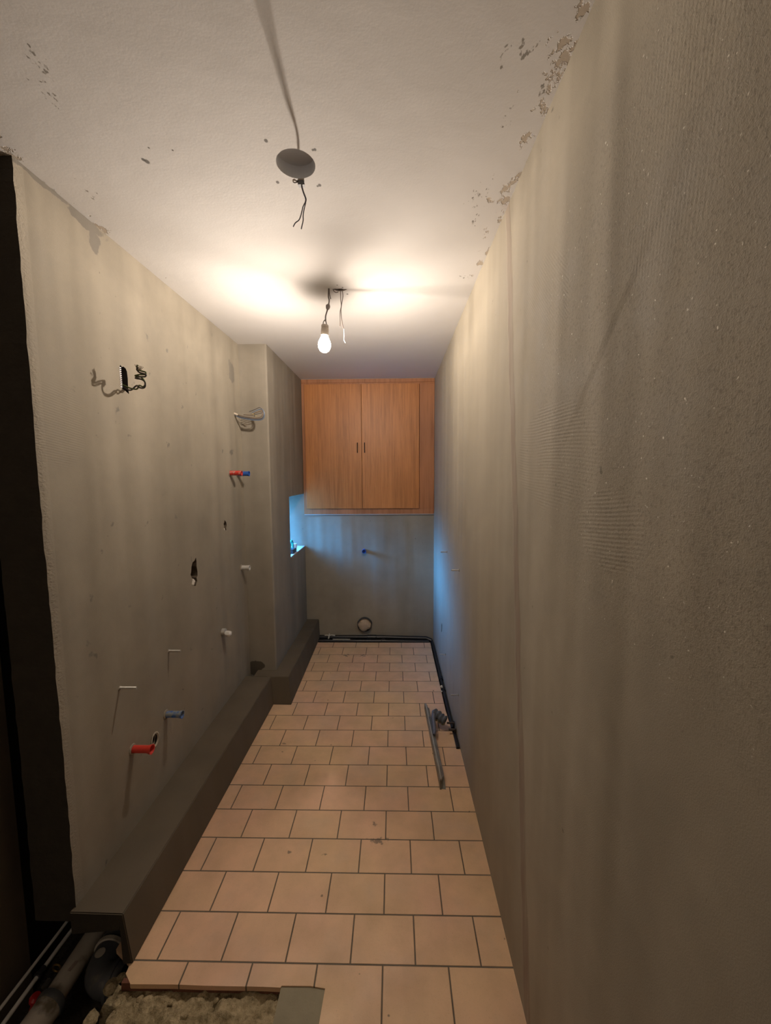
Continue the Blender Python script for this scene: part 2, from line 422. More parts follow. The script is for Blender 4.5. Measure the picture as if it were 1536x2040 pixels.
# back wall
dr = [(-.293+.072*math.cos(t)*(1+.03*math.sin(5*t)), .138+.072*math.sin(t)) for t in [2*math.pi*i/28 for i in range(28)]]
plate('wall_back', lambda a, b, d: (a, D+d, b), [(-1.27, ZB), (XR+.02, ZB), (XR+.02, H+.02), (-1.27, H+.02)], [(dr, .10, 1)], .18, M_back, [M_dark])

# left wall: main run, free end towards the camera; edge slightly ragged
rr = random.Random(3)
edge = [(YN+.002*math.sin(z*3)+rr.uniform(-.0022, .0022), z) for z in [(.14+i*(H-.14)/70) for i in range(71)]]
slot = [(1.566, 2.018), (1.572, 2.028), (1.580, 2.022), (1.590, 2.026), (1.602, 2.022), (1.609, 2.012), (1.611, 1.985), (1.610, 1.95), (1.613, 1.925), (1.600, 1.930), (1.588, 1.935), (1.574, 1.938), (1.569, 1.95), (1.572, 1.957), (1.567, 1.964), (1.571, 1.971), (1.566, 1.978), (1.571, 1.985), (1.566, 1.992), (1.570, 1.999), (1.565, 2.006)]
hole1 = [(2.44, 1.302), (2.452, 1.312), (2.458, 1.326), (2.468, 1.317), (2.480, 1.308), (2.484, 1.290), (2.474, 1.272), (2.478, 1.258), (2.462, 1.262), (2.450, 1.258), (2.440, 1.272), (2.447, 1.285)]
hole2 = [(2.026, 1.128), (2.040, 1.150), (2.060, 1.154), (2.078, 1.168), (2.083, 1.145), (2.080, 1.12), (2.088, 1.09), (2.086, 1.068), (2.074, 1.06), (2.080, 1.04), (2.068, 1.03), (2.062, 1.018), (2.048, 1.022), (2.034, 1.032), (2.022, 1.038), (2.030, 1.06), (2.024, 1.075), (2.014, 1.09), (2.022, 1.105)]
rhole = blobloop(1.637, .450, .021, .027, 18, .07, 5)
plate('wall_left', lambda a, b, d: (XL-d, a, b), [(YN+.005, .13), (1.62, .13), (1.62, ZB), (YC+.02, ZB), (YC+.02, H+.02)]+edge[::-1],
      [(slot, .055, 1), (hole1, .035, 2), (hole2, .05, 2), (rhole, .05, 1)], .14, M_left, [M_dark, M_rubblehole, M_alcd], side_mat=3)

# projecting far run of the left wall: its front face and its side with the window opening
WY0, WZ0, WZ1, WD = 3.275, .915, 1.424, .38
XW_OUT = XC-WD-.06
n_front = plate('wall_left', lambda a, b, d: (a, YC+d, b), [(XL-.02, ZB), (XC-.012, ZB), (XC-.012, H+.02), (XL-.02, H+.02)], [], .1, M_plast)
side = [(YC+.012, ZB), (D+.02, ZB), (D+.02, WZ0), (WY0, WZ0), (WY0, WZ1), (D+.02, WZ1), (D+.02, H+.02), (YC+.012, H+.02)]
plate('wall_left', lambda a, b, d: (XC-d, a, b), side, [], WD, M_plast)
# rounded arris between them
b = MB(); b.tube([(XC-.012, YC+.012, ZB), (XC-.012, YC+.012, H+.01)], .012, 16); o = b.build('trim_2', M_plast, smooth=True); o['kind'] = 'structure'

# alcove on the left: side wall with a shallow step, end wall behind the main run, near wall behind the camera
o = MB().box((XA-.15, YB, ZB), (XA, 1.275, H+.02)).build('wall_alcove', M_alc); o['kind'] = 'structure'
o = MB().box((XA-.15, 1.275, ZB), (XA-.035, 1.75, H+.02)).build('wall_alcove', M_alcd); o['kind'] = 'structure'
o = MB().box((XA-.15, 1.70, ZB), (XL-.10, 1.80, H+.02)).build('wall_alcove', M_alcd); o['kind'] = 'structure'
o = MB().box((XA-.15, YB-.12, ZB), (XR+.15, YB, H+.02)).build('wall_front', M_plast); o['kind'] = 'structure'

# unseen fin added outside the window to block part of the sky
o = MB().box((-2.3, 2.95, ZB), (XW_OUT, 3.265, H)).build('sky_blocker', M_alc); o['kind'] = 'structure'

# plinth boxed along the foot of the left wall, in two steps
hl = .187
b = MB()
b.hexa([(-.900, 1.158, 0), (-.867, 1.16, 0), (-.849, 2.68, 0), (-.900, 2.68, 0), (-.900, 1.156, hl-.0005), (-.884, 1.155, hl-.0005), (-.872, 2.69, hl-.0005), (-.900, 2.70, hl-.0005)])
b.hexa([(XL-.01, 1.158, .105), (-.899, 1.157, .125), (-.899, 2.68, .10), (XL-.01, 2.68, .10), (XL-.01, 1.158, hl), (-.884, 1.1555, hl), (-.872, 2.69, hl), (XL-.01, 2.70, hl)])
b.box((XL-.01, 1.50, 0), (-.899, 2.68, .12))
b.hexa([(-1.0, 2.66, -.0), (-.724, 2.655, -.0), (-.738, D+.01, -.0), (-1.0, D+.01, -.0), (-1.0, 2.695, hl-.001), (-.748, 2.690, hl-.001), (-.745, D+.01, hl-.001), (-1.0, D+.01, hl-.001)])
bmesh.ops.bevel(b.b, geom=list(b.b.edges), offset=.003, segments=2, affect='EDGES')
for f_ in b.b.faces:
    if f_.normal.y < -.7 and f_.calc_center_median().y < 1.2: f_.material_index = 1  # near end of the plinth takes the same painted shade
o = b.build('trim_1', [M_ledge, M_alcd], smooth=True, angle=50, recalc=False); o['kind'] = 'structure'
# support under the near part of the plinth (dark brickwork in the trench)
o = MB().box((XL-.05, 1.64, ZB), (-.90, 2.6, 0.0)).build('trim_3', M_soil); o['kind'] = 'structure'

# ------------------------------------------------------------------ floors
jr = random.Random(11)
cut = [(-.222-.001*i, y) for i, y in enumerate([1.108, 1.09, 1.07, 1.05, 1.03, 1.0, .95, .8, .4, 0, YB])]
far_edge = [(-.873, 1.135)]+[(x, 1.109+jr.uniform(-.002, .001)) for x in [-.84, -.80, -.7, -.6, -.5, -.42, -.362]]+[(-.36, 1.1125), (-.27, 1.1135)]
outline = [(XR, YB), (XR, 2.215), (.366, 2.22), (.358, 2.35), (.345, 2.60), (.343, 3.0), (.341, 3.35), (.340, 3.706), (-.80, 3.706), (-.95, 3.70), (-.95, 1.20), (-.876, 1.16)]+far_edge+cut
plate('floor', lambda a, b_, d: (a, b_, -d), outline, [], .016, M_tile)
# clay body of the cut tiles
o = MB().hexa([(-.874, 1.112, -.030), (-.364, 1.112, -.030), (-.364, 1.125, -.030), (-.874, 1.125, -.030), (-.872, 1.1115, -.0015), (-.366, 1.1115, -.0015), (-.366, 1.125, -.0015), (-.872, 1.125, -.0015)]).build('floor', M_tileedge); o['kind'] = 'structure'
# mortar patch
plate('floor', lambda a, b_, d: (a, b_, -.004-d), [(-.368, YB), (-.224, YB), (-.2235, 1.1130), (-.362, 1.1145)], [], .04, M_patch)
# rough broken screed
b = bmesh.new(); nx, ny = 110, 90; vs = {}
for i in range(nx+1):
    for j in range(ny+1):
        x = -.94+.58*i/nx; y = .55+.575*(j/ny)**.6
        xe = -.905+.03*noise.noise(Vector((0, y*9, 3)))+(.04 if y < 1.075 else 0)
        hgt = -.030+.016*noise.noise(Vector((x*16, y*16, 0)))+.012*noise.noise(Vector((x*42, y*42, 5)))+.006*noise.noise(Vector((x*110, y*110, 9)))
        if i < 6: x = xe-.004*(6-i); hgt -= .028*(6-i)
        elif x < xe+.01: x = xe+.01
        vs[i, j] = b.verts.new((x, y, min(hgt, -.008) if i >= 6 else hgt))
for i in range(nx):
    for j in range(ny): b.faces.new((vs[i, j], vs[i+1, j], vs[i+1, j+1], vs[i, j+1]))
me = bpy.data.meshes.new('floor'); b.to_mesh(me); b.free(); me.materials.append(M_rubble)
for p in me.polygons: p.use_smooth = True
o = bpy.data.objects.new('floor', me); C.objects.link(o); o['kind'] = 'structure'
# trench bottom and channel bottom
o = MB().box((XA-.1, YB, ZB-.03), (XR+.1, D+.1, ZB)).build('floor', M_soil); o['kind'] = 'structure'
o = MB().box((-.95, 3.69, -.13), (XR+.02, D+.02, -.10)).build('floor', M_soil); o['kind'] = 'structure'
o = MB().box((.30, 2.15, -.13), (XR+.02, D, -.10)).build('floor', M_soil); o['kind'] = 'structure'

# ------------------------------------------------------------------ window in the left wall
M_frame = simple('white_frame', (.6, .62, .62), .4, var=.05)
gl = N('window_glass'); g1 = gl.new('ShaderNodeBsdfTransparent', {'Color': (.93, .96, .96)}); g2 = gl.new('ShaderNodeBsdfGlossy', {'Roughness': .02})
g3 = gl.new('ShaderNodeMixShader', {0: .08, 1: g1.outputs[0], 2: g2.outputs[0]}); gl.t.links.new(g3.outputs[0], gl.out.inputs[0]); M_glass = gl.m
XW = XC-WD
win = bpy.data.objects.new('window_1', None); C.objects.link(win); win.location = (XW, WY0, WZ0); win['kind'] = 'structure'
b = MB(); wy, wz = D-WY0, WZ1-WZ0
for a_, c_ in (((-.05, 0, 0), (-.005, wy, .035)), ((-.05, 0, wz-.035), (-.005, wy, wz)), ((-.05, 0, .035), (-.005, .035, wz-.035)), ((-.05, wy-.035, .035), (-.005, wy, wz-.035))):
    b.box(a_, c_, .003)
b.build('window_frame', M_frame, win)
MB().box((-.032, .03, .03), (-.026, wy-.03, wz-.03)).build('window_pane', M_glass, win)
o = MB().box((XW-.02, WY0-.0, WZ0-.002), (XC-.004, D, WZ0+.004), .0015).build('window_sill', simple('pale_sill', (.55, .56, .56), .6, var=.06)); o['kind'] = 'structure'; o.name = 'trim_4'
pl = bpy.data.lights.new('sky_portal', 'AREA'); pl.shape = 'RECTANGLE'; pl.size = wz; pl.size_y = wy; pl.cycles.is_portal = True
po = bpy.data.objects.new('sky_portal', pl); C.objects.link(po); po.location = (XW-.06, (WY0+D)/2, (WZ0+WZ1)/2); po.rotation_euler = (0, -math.pi/2, 0)

# ------------------------------------------------------------------ pendant bulb
M_cable = simple('grey_cable', (.16, .14, .13), .5, var=.2)
M_sock = simple('lamp_socket_plastic', (.42, .36, .30), .5, var=.1)
lamp = empty('pendant_bulb', (-.307, 1.999, H), 'lit bare light bulb hanging from the ceiling on a short grey cable', 'light bulb')
def P(x, y, z): return (x+.307, y-1.999, z-H)
MB().tube(curve([P(-.307, 1.999, 2.487), P(-.309, 1.999, 2.45), P(-.306, 1.999, 2.43), P(-.311, 1.999, 2.405), P(-.316, 1.998, 2.385), P(-.324, 1.999, 2.36), P(-.325, 1.999, 2.335)]), .0035, 8)\
    .tube(curve([P(-.325, 1.999, 2.345), P(-.335, 1.999, 2.333), P(-.338, 1.999, 2.316)]), .0022, 8)\
    .tube(curve([P(-.325, 1.999, 2.345), P(-.323, 1.999, 2.33), P(-.319, 1.999, 2.316)]), .0022, 8).build('cable', M_cable, lamp, True)
MB().tube(curve([P(-.305, 1.999, 2.487), P(-.303, 1.997, 2.46), P(-.298, 1.996, 2.436)]), .0018, 8).build('cable_end', M_cable, lamp, True)
b = MB(); t = bmesh.new(); bmesh.ops.create_icosphere(t, subdivisions=2, radius=.012)
for v in t.verts: v.co = Vector((v.co.x*.9, v.co.y*.8, v.co.z*1.25))*(1+.35*noise.noise(v.co*160))+Vector(P(-.312, 1.999, 2.402))
b.add(t); b.build('cable_knot', simple('grey_tape', (.25, .22, .21), .7), lamp, True)
ax = (Vector((-.334, 1.999, 2.20))-Vector((-.3285, 1.999, 2.318))).normalized()
o0 = P(-.3285, 1.999, 2.318)
MB().lathe([(0, 0), (.016, 0), (.0175, .002), (.0175, .013), (.0165, .014), (.0165, .016), (.018, .017), (.0185, .046), (.017, .048), (0, .048)], o0, ax, 28).build('socket', M_sock, lamp, True)
g = N('bulb_glass_glow')
tr = g.new('ShaderNodeBsdfTransparent'); em = g.new('ShaderNodeEmission', {'Color': (1, .86, .68), 'Strength': 14.0})
ad = g.new('ShaderNodeAddShader', {0: tr.outputs[0], 1: em.outputs[0]}); g.t.links.new(ad.outputs[0], g.out.inputs[0])
MB().lathe([(.0145, .046), (.016, .052), (.022, .064), (.0285, .078), (.031, .092), (.029, .106), (.023, .118), (.013, .126), (0, .129)], o0, ax, 32).build('bulb_glass', g.m, lamp, True)
ld = bpy.data.lights.new('bulb_light', 'POINT'); ld.energy = BULB_W; ld.color = BULB_COL; ld.shadow_soft_size = .013
tuned_bulb_spread(ld)
lo = bpy.data.objects.new('bulb_light', ld); C.objects.link(lo); lo.parent = lamp; lo.location = P(-.3325, 1.999, 2.228)

# loose wires beside it
M_wire = simple('brown_wire', (.13, .10, .085), .5, var=.2)
M_white = simple('white_wire', (.5, .5, .52), .4, var=.05)
lw = empty('hanging_wires', (-.25, 2.008, H), 'pair of thin cut wires dangling from the ceiling just right of the lit bulb', 'electrical wires')
def P(x, y, z): return (x+.25, y-2.008, z-H)
MB().tube(curve([P(-.252, 2.01, 2.487), P(-.252, 2.01, 2.44), P(-.250, 2.01, 2.41), P(-.256, 2.01, 2.38), P(-.257, 2.012, 2.33), P(-.258, 2.012, 2.315)]), .0017, 6).build('wire', M_wire, lw, True)
MB().tube(curve([P(-.244, 2.01, 2.487), P(-.241, 2.01, 2.455), P(-.247, 2.008, 2.42), P(-.251, 2.006, 2.39), P(-.249, 2.006, 2.35), P(-.243, 2.006, 2.315), P(-.238, 2.006, 2.300)]), .0017, 6).build('wire', M_wire, lw, True)
tag(MB().tube(curve([P(-.238, 2.006, 2.302), P(-.237, 2.006, 2.27), P(-.238, 2.006, 2.25), P(-.231, 2.006, 2.236)]), .0016, 6).build('wire_tip', M_white, lw, True), 'white bare end of the wire')
MB().tube(curve([P(-.288, 2.005, 2.485), P(-.282, 2.005, 2.474), P(-.272, 2.005, 2.469), P(-.262, 2.006, 2.473)]), .0017, 6).build('wire', M_wire, lw, True)
MB().tube(curve([P(-.275, 2.008, 2.483), P(-.26, 2.009, 2.480), P(-.245, 2.009, 2.480), P(-.232, 2.009, 2.483), P(-.222, 2.009, 2.487)]), .003, 6).build('sheath', M_wire, lw, True)

# wires out of the torn hole beside the round recess
dw = empty('dangling_cable', (-.277, 1.300, H), 'thin grey two-core cable dangling from the hole beside the round ceiling recess', 'electrical cable')
def P(x, y, z): return (x+.277, y-1.300, z-H)
M_gw = simple('slate_wire', (.10, .10, .12), .5, var=.2)
MB().tube(curve([P(-.277, 1.300, 2.50), P(-.2765, 1.299, 2.474), P(-.272, 1.298, 2.456), P(-.2655, 1.298, 2.438), P(-.266, 1.298, 2.428), P(-.273, 1.298, 2.415), P(-.276, 1.298, 2.405), P(-.281, 1.298, 2.388), P(-.287, 1.298, 2.376), P(-.298, 1.298, 2.368), P(-.305, 1.298, 2.357)]), .0017, 6).build('wire', M_gw, dw, True)
MB().tube(curve([P(-.2755, 1.3015, 2.50), P(-.275, 1.2995, 2.474), P(-.2705, 1.2985, 2.456), P(-.264, 1.2985, 2.438), P(-.2645, 1.2985, 2.428), P(-.270, 1.2985, 2.408), P(-.2735, 1.2985, 2.390), P(-.274, 1.2985, 2.375), P(-.278, 1.2985, 2.36), P(-.2805, 1.2985, 2.350)]), .0017, 6).build('wire', M_gw, dw, True)
b = MB(); b.hexa([P(-.287, 1.292, 2.474), P(-.266, 1.293, 2.474), P(-.267, 1.307, 2.474), P(-.286, 1.307, 2.474), P(-.281, 1.290, 2.489), P(-.270, 1.290, 2.489), P(-.269, 1.305, 2.489), P(-.283, 1.305, 2.489)])
b.build('cable_clamp', simple('grey_metal_clip', (.12, .12, .12), .6), dw)
MB().tube(curve([P(-.302, 1.296, 2.484), P(-.296, 1.297, 2.482), P(-.290, 1.298, 2.484), P(-.284, 1.298, 2.482)]), .0014, 6).build('wire_stub', M_wire, dw, True)

# ------------------------------------------------------------------ built-in cupboard
def wood(name, base, dark, seed, sc=1.0):
    n = N(name)
    src = n.mapc(loc=(seed, seed*.7, 0), scale=(1, 1, .045))
    g1 = n.noise(55*sc, 5, .62, src); g2 = n.noise(240*sc, 3, .6, n.mapc(loc=(seed, 0, 0), scale=(1, 1, .03)))
    br = n.noise(7, 3, .5, n.mapc(loc=(seed, 0, 0), scale=(1, 1, .22)))
    c = n.mix(n.ramp(g1, .32, .68), dark, base)
    c = n.mix(n.ramp(br, .35, .7, 0, .5), c, tuple(v*1.25 for v in base))
    c = n.mix(n.ramp(g2, .55, .75, 0, .45), c, tuple(v*.5 for v in dark))
    return n.done(c, .45, n.bump(g2, .0003), spec=.4)
M_w1 = wood('teak_veneer', (.50, .205, .062), (.32, .120, .036), 1.0)
M_w2 = wood('teak_veneer_right', (.53, .220, .070), (.34, .130, .040), 4.3)
M_wf = wood('teak_frame', (.42, .185, .085), (.29, .115, .048), 8.1, .6)
cab = empty('wall_cupboard', (-.251, D, 1.228), 'wooden built-in wall cupboard with two plain doors, fixed under the ceiling on the end wall', 'cupboard')
cx0, cx1, cz1, fy = -.858+.251, .379+.251, H-1.228-.006, -.022
dz0, dz1 = .053, 1.205
dl0, dl1, d21 = -.829+.251, -.2995+.251, .237+.251
b = MB()
b.box((cx0, fy, 0), (cx1, .0, dz0-.002), .001).box((cx0, fy, dz1+.002), (cx1, .0, cz1), .001)
b.box((cx0, fy, dz0-.002), (dl0-.002, .0, dz1+.002), .001).box((d21+.002, fy, dz0-.002), (cx1, .0, dz1+.002), .001)
b.build('frame', M_wf, cab)
MB().box((dl0-.002, fy+.012, dz0-.002), (d21+.002, -.001, dz1+.002)).build('back_panel', M_dark, cab)
MB().box((cx0, fy-.008, cz1-.03), (cx1, fy, cz1+.002), .002).build('cornice', M_wf, cab)
M_hand = simple('dark_bronze', (.05, .035, .025), .4, .6)
for x0, x1, hx, mw in ((dl0, dl1-.001, -.339+.251, M_w1), (dl1+.002, d21, -.272+.251, M_w2)):
    dr_ = MB().box((x0, fy-.018, dz0), (x1, fy, dz1), .0015).build('door', mw, cab)
    hz = 1.852-1.228
    MB().tube(curve([(hx, fy-.018, hz-.044), (hx, fy-.033, hz-.043), (hx, fy-.036, hz-.03), (hx, fy-.036, hz+.03), (hx, fy-.033, hz+.043), (hx, fy-.018, hz+.044)], 5), .004, 8).build('handle', M_hand, dr_, True)
M_fil = simple('white_filler', (.50, .46, .43), .8, var=.1)
tag(MB().box((cx0, fy+.004, -.008), (cx1, 0, 0), .001).build('lower_filler_line', M_fil, cab), 'thin pale filler line under the frame')
tag(MB().box((cx0, fy, cz1+.001), (cx1, 0, cz1+.006), .001).build('upper_filler_line', M_fil, cab), 'thin pale filler line along the ceiling')

# ------------------------------------------------------------------ pipe stubs and wall inserts
def stub(name, base, length, r, axis, mat, label, cat, flare=0.0, inner=None, group=None, collar=None):
    """open plastic sleeve standing out of the wall"""
    t = empty(name, base, label, cat, group)
    L = length
    prof = [(r*.62, -.01), (r, -.01), (r, L*.78), (r+flare, L), (r+flare-.003, L), (r*.78, L*.8), (r*.70, L*.3), (0, L*.3)]
    MB().lathe(prof, (0, 0, 0), axis, 24).build('sleeve', mat, t, True)
    MB().lathe([(r*.69, L*.30), (0, L*.301)], (0, 0, 0), axis, 16).build('bore', inner or M_dark, t)
    if collar: MB().lathe([(r+.0015, -.004), (r+.008, -.003), (r+.006, .003), (r+.001, .005)], (0, 0, 0), axis, 20).build('mortar_ring', collar, t, True)
    return t
M_redc = simple('clean_red_plastic', (.60, .045, .03), .38, var=.08)
M_red = simple('red_plastic', (.52, .035, .025), .4, var=.1, dirt=(.45, .38, .33), dirt_amt=.36)
M_blue = simple('dusty_blue_plastic', (.03, .12, .40), .45, var=.1, dirt=(.24, .27, .28), dirt_amt=.48, dirt_scale=45)
M_blue2 = simple('blue_plastic', (.02, .09, .36), .4, var=.1)
M_blue3 = simple('pale_dusty_plastic', (.12, .2, .34), .5, var=.1, dirt=(.52, .50, .46), dirt_amt=.62, dirt_scale=45)
X1 = (1, 0, 0)
stub('pipe_sleeve', (XL, 1.493, .510), .080, .0145, X1, M_redc, 'red plastic pipe sleeve with flared end low on the left wall', 'pipe', .005, M_redc, collar=M_left)
stub('pipe_sleeve', (XL, 1.731, .508), .077, .0145, X1, M_blue, 'blue plastic pipe sleeve smeared with plaster low on the left wall', 'pipe', .004, M_dark, collar=M_left)
stub('pipe_sleeve', (XL, 2.563, 1.616), .080, .0155, X1, M_red, 'red plastic pipe sleeve high on the left wall, beside a blue one', 'pipe', .002, M_red, collar=M_left)
stub('pipe_sleeve', (XL, 2.688, 1.612), .082, .0155, X1, M_blue2, 'clean blue plastic pipe sleeve poking out behind the high red one', 'pipe', .002, M_blue2, collar=M_left)
stub('pipe_sleeve', (XL, 2.697, .967), .058, .0165, X1, M_blue3, 'short whitish dusty blue pipe sleeve at mid height near the wall corner', 'pipe', .002, M_dark, collar=M_left)
stub('pipe_sleeve', (-.289, D, .869), .045, .018, (0, -1, 0), M_blue2, 'small blue pipe sleeve on the end wall below the cupboard', 'pipe', .002, M_blue2)
# plugged white outlet
t = empty('plugged_outlet', (XL, 2.352, .650), 'white plug wrapped in plastic sticking out of the left wall near the plinth', 'pipe')
MB().lathe([(.020, -.01), (.020, .020), (.014, .022), (0, .022)], (0, 0, 0), X1, 20).build('collar', simple('grey_plug', (.38, .37, .34), .5), t, True)
q = bmesh.new(); bmesh.ops.create_icosphere(q, subdivisions=3, radius=.021)
for v in q.verts: v.co = Vector((v.co.x*1.25, v.co.y*.9, v.co.z*.8))*(1+.28*noise.noise(v.co*70))+Vector((.036, .0, -.010))
MB().add(q).build('plastic_wrap', simple('white_plastic_film', (.62, .60, .56), .3, var=.12), t, True, angle=30)
# threaded rods
M_steel = simple('galvanised_steel', (.50, .48, .44), .45, .6)
def rod(base, length, axis, label, group=None, r=.0052):
    t = empty('threaded_rod', base, label, 'metal rod', group); a = Vector(axis)
    prof = [(0, -.01)]
    k = 0; z = -.01
    while z < length: prof += [(r, z), (r*.82, z+.0012)]; z += .0024
    prof += [(r*.9, length), (0, length)]
    MB().lathe(prof, (0, 0, 0), axis, 12).build('rod', M_steel, t)
    q = bmesh.new(); bmesh.ops.create_icosphere(q, subdivisions=2, radius=.009)
    for v in q.verts:
        v.co *= 1+.5*noise.noise(v.co*120)
        v.co.x *= .45
    MB().add(q).build('filler', M_left, t, True)
rod((XL, 1.781, .788), .056, X1, 'thin steel rod sticking out of the left wall, the farther one above the blue sleeve')
rod((XL, 1.445, .794), .065, X1, 'thin steel rod sticking out of the left wall, the nearest one above the red sleeve', r=.005)
XN = (-1, 0, 0)
rod((XR, 2.856, 1.043), .046, XN, 'steel rod on the right wall, highest and farthest in the blue daylight', r=.004)
rod((XR, 2.322, 1.039), .047, XN, 'steel rod on the right wall at mid height, nearer the camera', r=.004)
rod((XR, 2.893, .260), .045, XN, 'steel rod low on the right wall, farther one, in the blue daylight', r=.004)
rod((XR, 2.290, .290), .047, XN, 'steel rod low on the right wall nearer one, just behind the plastering float', r=.004)
# plug of foam in the round outlet of the end wall
t = empty('drain_outlet', (-.293, D, .138), 'round drain outlet stuffed with pale foam low on the end wall', 'drain')
MB().lathe([(.066, -.006), (.070, -.006), (.071, .08), (.065, .08)], (0, 0, 0), (0, -1, 0), 32).build('pipe_rim', simple('black_rim', (.05, .05, .055), .4), t, True).location.y = .05
q = bmesh.new(); bmesh.ops.create_icosphere(q, subdivisions=4, radius=.064)
for v in q.verts:
    a = v.co.copy(); k = 1+.26*noise.noise(a*24+Vector((3,1,7)))+.08*noise.noise(a*70)
    v.co = Vector((a.x*k, a.y*.30*k-.006, a.z*k))
MB().add(q).build('foam_plug', simple('pale_foam', (.52, .42, .31), .9, var=.2, scale=50, bump=.004), t, True)

# cable coil out of the slot in the left wall
t = empty('cable_tail', (XL-.02, 1.592, 1.955), 'black twisted cable with coiled end coming out of the slot high on the left wall', 'electrical cable')
def P(x, y, z): return (x-XL+.02, y-1.592, z-1.955)
M_blk = simple('black_cable', (.045, .04, .035), .5, var=.3)
M_grn = simple('dark_green_wire', (.08, .10, .03), .5, var=.3)
for k, mt in ((0, M_blk), (1, M_grn)):
    d = .004*(1 if k else -1)
    MB().tube(curve([P(-1.10, 1.595, 1.97+d), P(-1.06, 1.594, 1.952+d), P(-1.03, 1.588, 1.939+d), P(-1.00, 1.580, 1.944-d*1.6), P(-.985, 1.574, 1.946+d), P(-.965, 1.564, 1.940+d*.6), P(-.950, 1.553, 1.944+d*.6),
                     P(-.945, 1.545, 1.957), P(-.955, 1.540, 1.969+d), P(-.975, 1.537, 1.973+d), P(-.955, 1.530, 1.976+d), P(-.930, 1.524, 1.975+d), P(-.925, 1.520, 1.982+d), P(-.945, 1.517, 1.988+d), P(-.952, 1.513, 1.998+d), P(-.946, 1.511, 2.006+d)], 6), .0030, 8).build('wire', mt, t, True)
b = MB()
for a in range(9): b.tube([P(-.950+.0012*a, 1.512+.002*(a % 3), 1.992), P(-.956+.0036*a, 1.508+.003*(a % 3), 2.012-.001*a)], .0009, 5)
b.build('frayed_end', simple('copper_ends', (.30, .24, .18), .4, .5), t, True)
# white teeth along the slot: the torn edge of its box
b = MB()
for i in range(11): b.box((-.004, -.029, -.012+.0072*i), (.022, -.019, -.0088+.0072*i))
tag(b.build('box_edge', simple('white_box_edge', (.8, .8, .82), .5), t), 'white torn toothed edge of the wall box')

# looped wires near the corner
t = empty('wire_loop', (XL, 2.681, 2.006), 'bundle of grey and blue wires bent into a loop beside the inner wall corner', 'electrical wires')
def P(x, y, z): return (x-XL, y-2.681, z-2.006)
M_bl = simple('blue_wire', (.10, .16, .26), .4); M_br = simple('brown_core', (.14, .09, .06), .5); M_bk = simple('grey_core', (.09, .085, .09), .5); M_yl = simple('yellow_wire', (.35, .28, .10), .5)
for k, (mt, dz, ro) in enumerate(((M_bk, 0, 0), (M_bl, -.008, .006), (M_br, .006, -.008), (M_bk, -.004, .002))):
    e = .011*k
    MB().tube(curve([P(-1.06, 2.681, 2.006), P(-1.02, 2.674, 1.990+dz), P(-.97, 2.664, 1.978+dz), P(-.91, 2.655, 1.968+dz), P(-.862+ro, 2.646, 1.972+dz), P(-.846+ro, 2.642, 1.995),
                     P(-.853+ro*.6, 2.642, 2.024), P(-.872+e*.5, 2.645, 2.040-e), P(-.905, 2.650, 2.028-e), P(-.945+e, 2.657, 2.016-e)]+([P(-.985, 2.663, 1.998)] if k == 2 else []), 6), .0024, 7).build('wire', mt, t, True)
MB().tube(curve([P(-.93, 2.655, 2.008), P(-.915, 2.652, 1.996), P(-.895, 2.650, 1.985)]), .0018, 6).build('wire', M_yl, t, True)
MB().tube(curve([P(-1.065, 2.682, 2.012), P(-1.045, 2.679, 2.004), P(-1.030, 2.676, 1.997)]), .007, 8).build('sheath', simple('pale_sheath', (.6, .52, .42), .6), t, True)

# broken filler inside the torn openings
for base, r, lab in (((XL-.015, 2.038, 1.045), .022, 'pale lump of broken plaster inside the tall torn hole of the left wall'), ((XL-.012, 2.452, 1.268), .012, 'pale crumb of broken plaster in the small torn hole of the left wall')):
    q = bmesh.new(); bmesh.ops.create_icosphere(q, subdivisions=2, radius=r)
    for v in q.verts: v.co *= 1+.5*noise.noise(v.co*60)
    o = MB().add(q).build('plaster_lump', simple('pale_plaster', (.55, .50, .42), .9), None, False); o.location = base; tag(o, lab, 'plaster')
b = MB(); b.lathe([(.019, -.012), (.024, -.006), (.029, .003), (.024, .005), (.019, 0)], (0, 0, 0), X1, 20)
for v in b.b.verts: v.co.z *= 1.2
o = b.build('hole_collar', simple('pale_collar', (.42, .37, .29), .9), None, True); o.location = (XL, 1.637, .450); tag(o, 'pale ring around the small empty hole right behind the red sleeve', 'wall opening')

# ------------------------------------------------------------------ pipes in the floor channels
M_pipe = simple('black_pipe', (.012, .012, .014), .32, var=.3, dirt=(.035, .033, .03), dirt_amt=.3)
M_clip = simple('white_clip', (.62, .60, .52), .5)
def pipe(pts, r, label, cat='pipe', name='heating_pipe', mat=None, group=None):
    t = empty(name, pts[0], label, cat, group); p0 = Vector(pts[0])
    MB().tube([Vector(p)-p0 for p in pts], r, 14).build('tube', mat or M_pipe, t, True); return t
t = pipe([(-.86, 3.802, .012), (-.1, 3.802, .012), (.31, 3.80, .004), (.36, 3.78, -.012)], .020, 'black pipe along the foot of the end wall, the one against the wall')
MB().lathe([(.020, 0), (.025, .003), (.025, .09), (.020, .093)], (.86-.27, 0, 0), (1, 0, 0), 16).build('coupling', M_pipe, t, True)
t = pipe([(-.86, 3.748, -.004), (-.1, 3.748, -.004), (.33, 3.745, -.010)], .019, 'black pipe along the foot of the end wall, the one beside the floor tiles')
MB().lathe([(.019, 0), (.023, .002), (.023, .03), (.019, .032)], (.86-.125, 0, 0), (1, 0, 0), 16).build('coupling', M_pipe, t, True)
tag(MB().tube([(.86-.60, -.004, .0195), (.86-.51, -.004, .0195), (.86-.43, -.005, .0193)], .0035, 6).build('paint_smear', M_clip, t), 'pale paint smear')
t = empty('pipe_clip', (-.639, 3.775, .028), 'white plastic clip holding the two black pipes at the foot of the end wall', 'pipe clip')
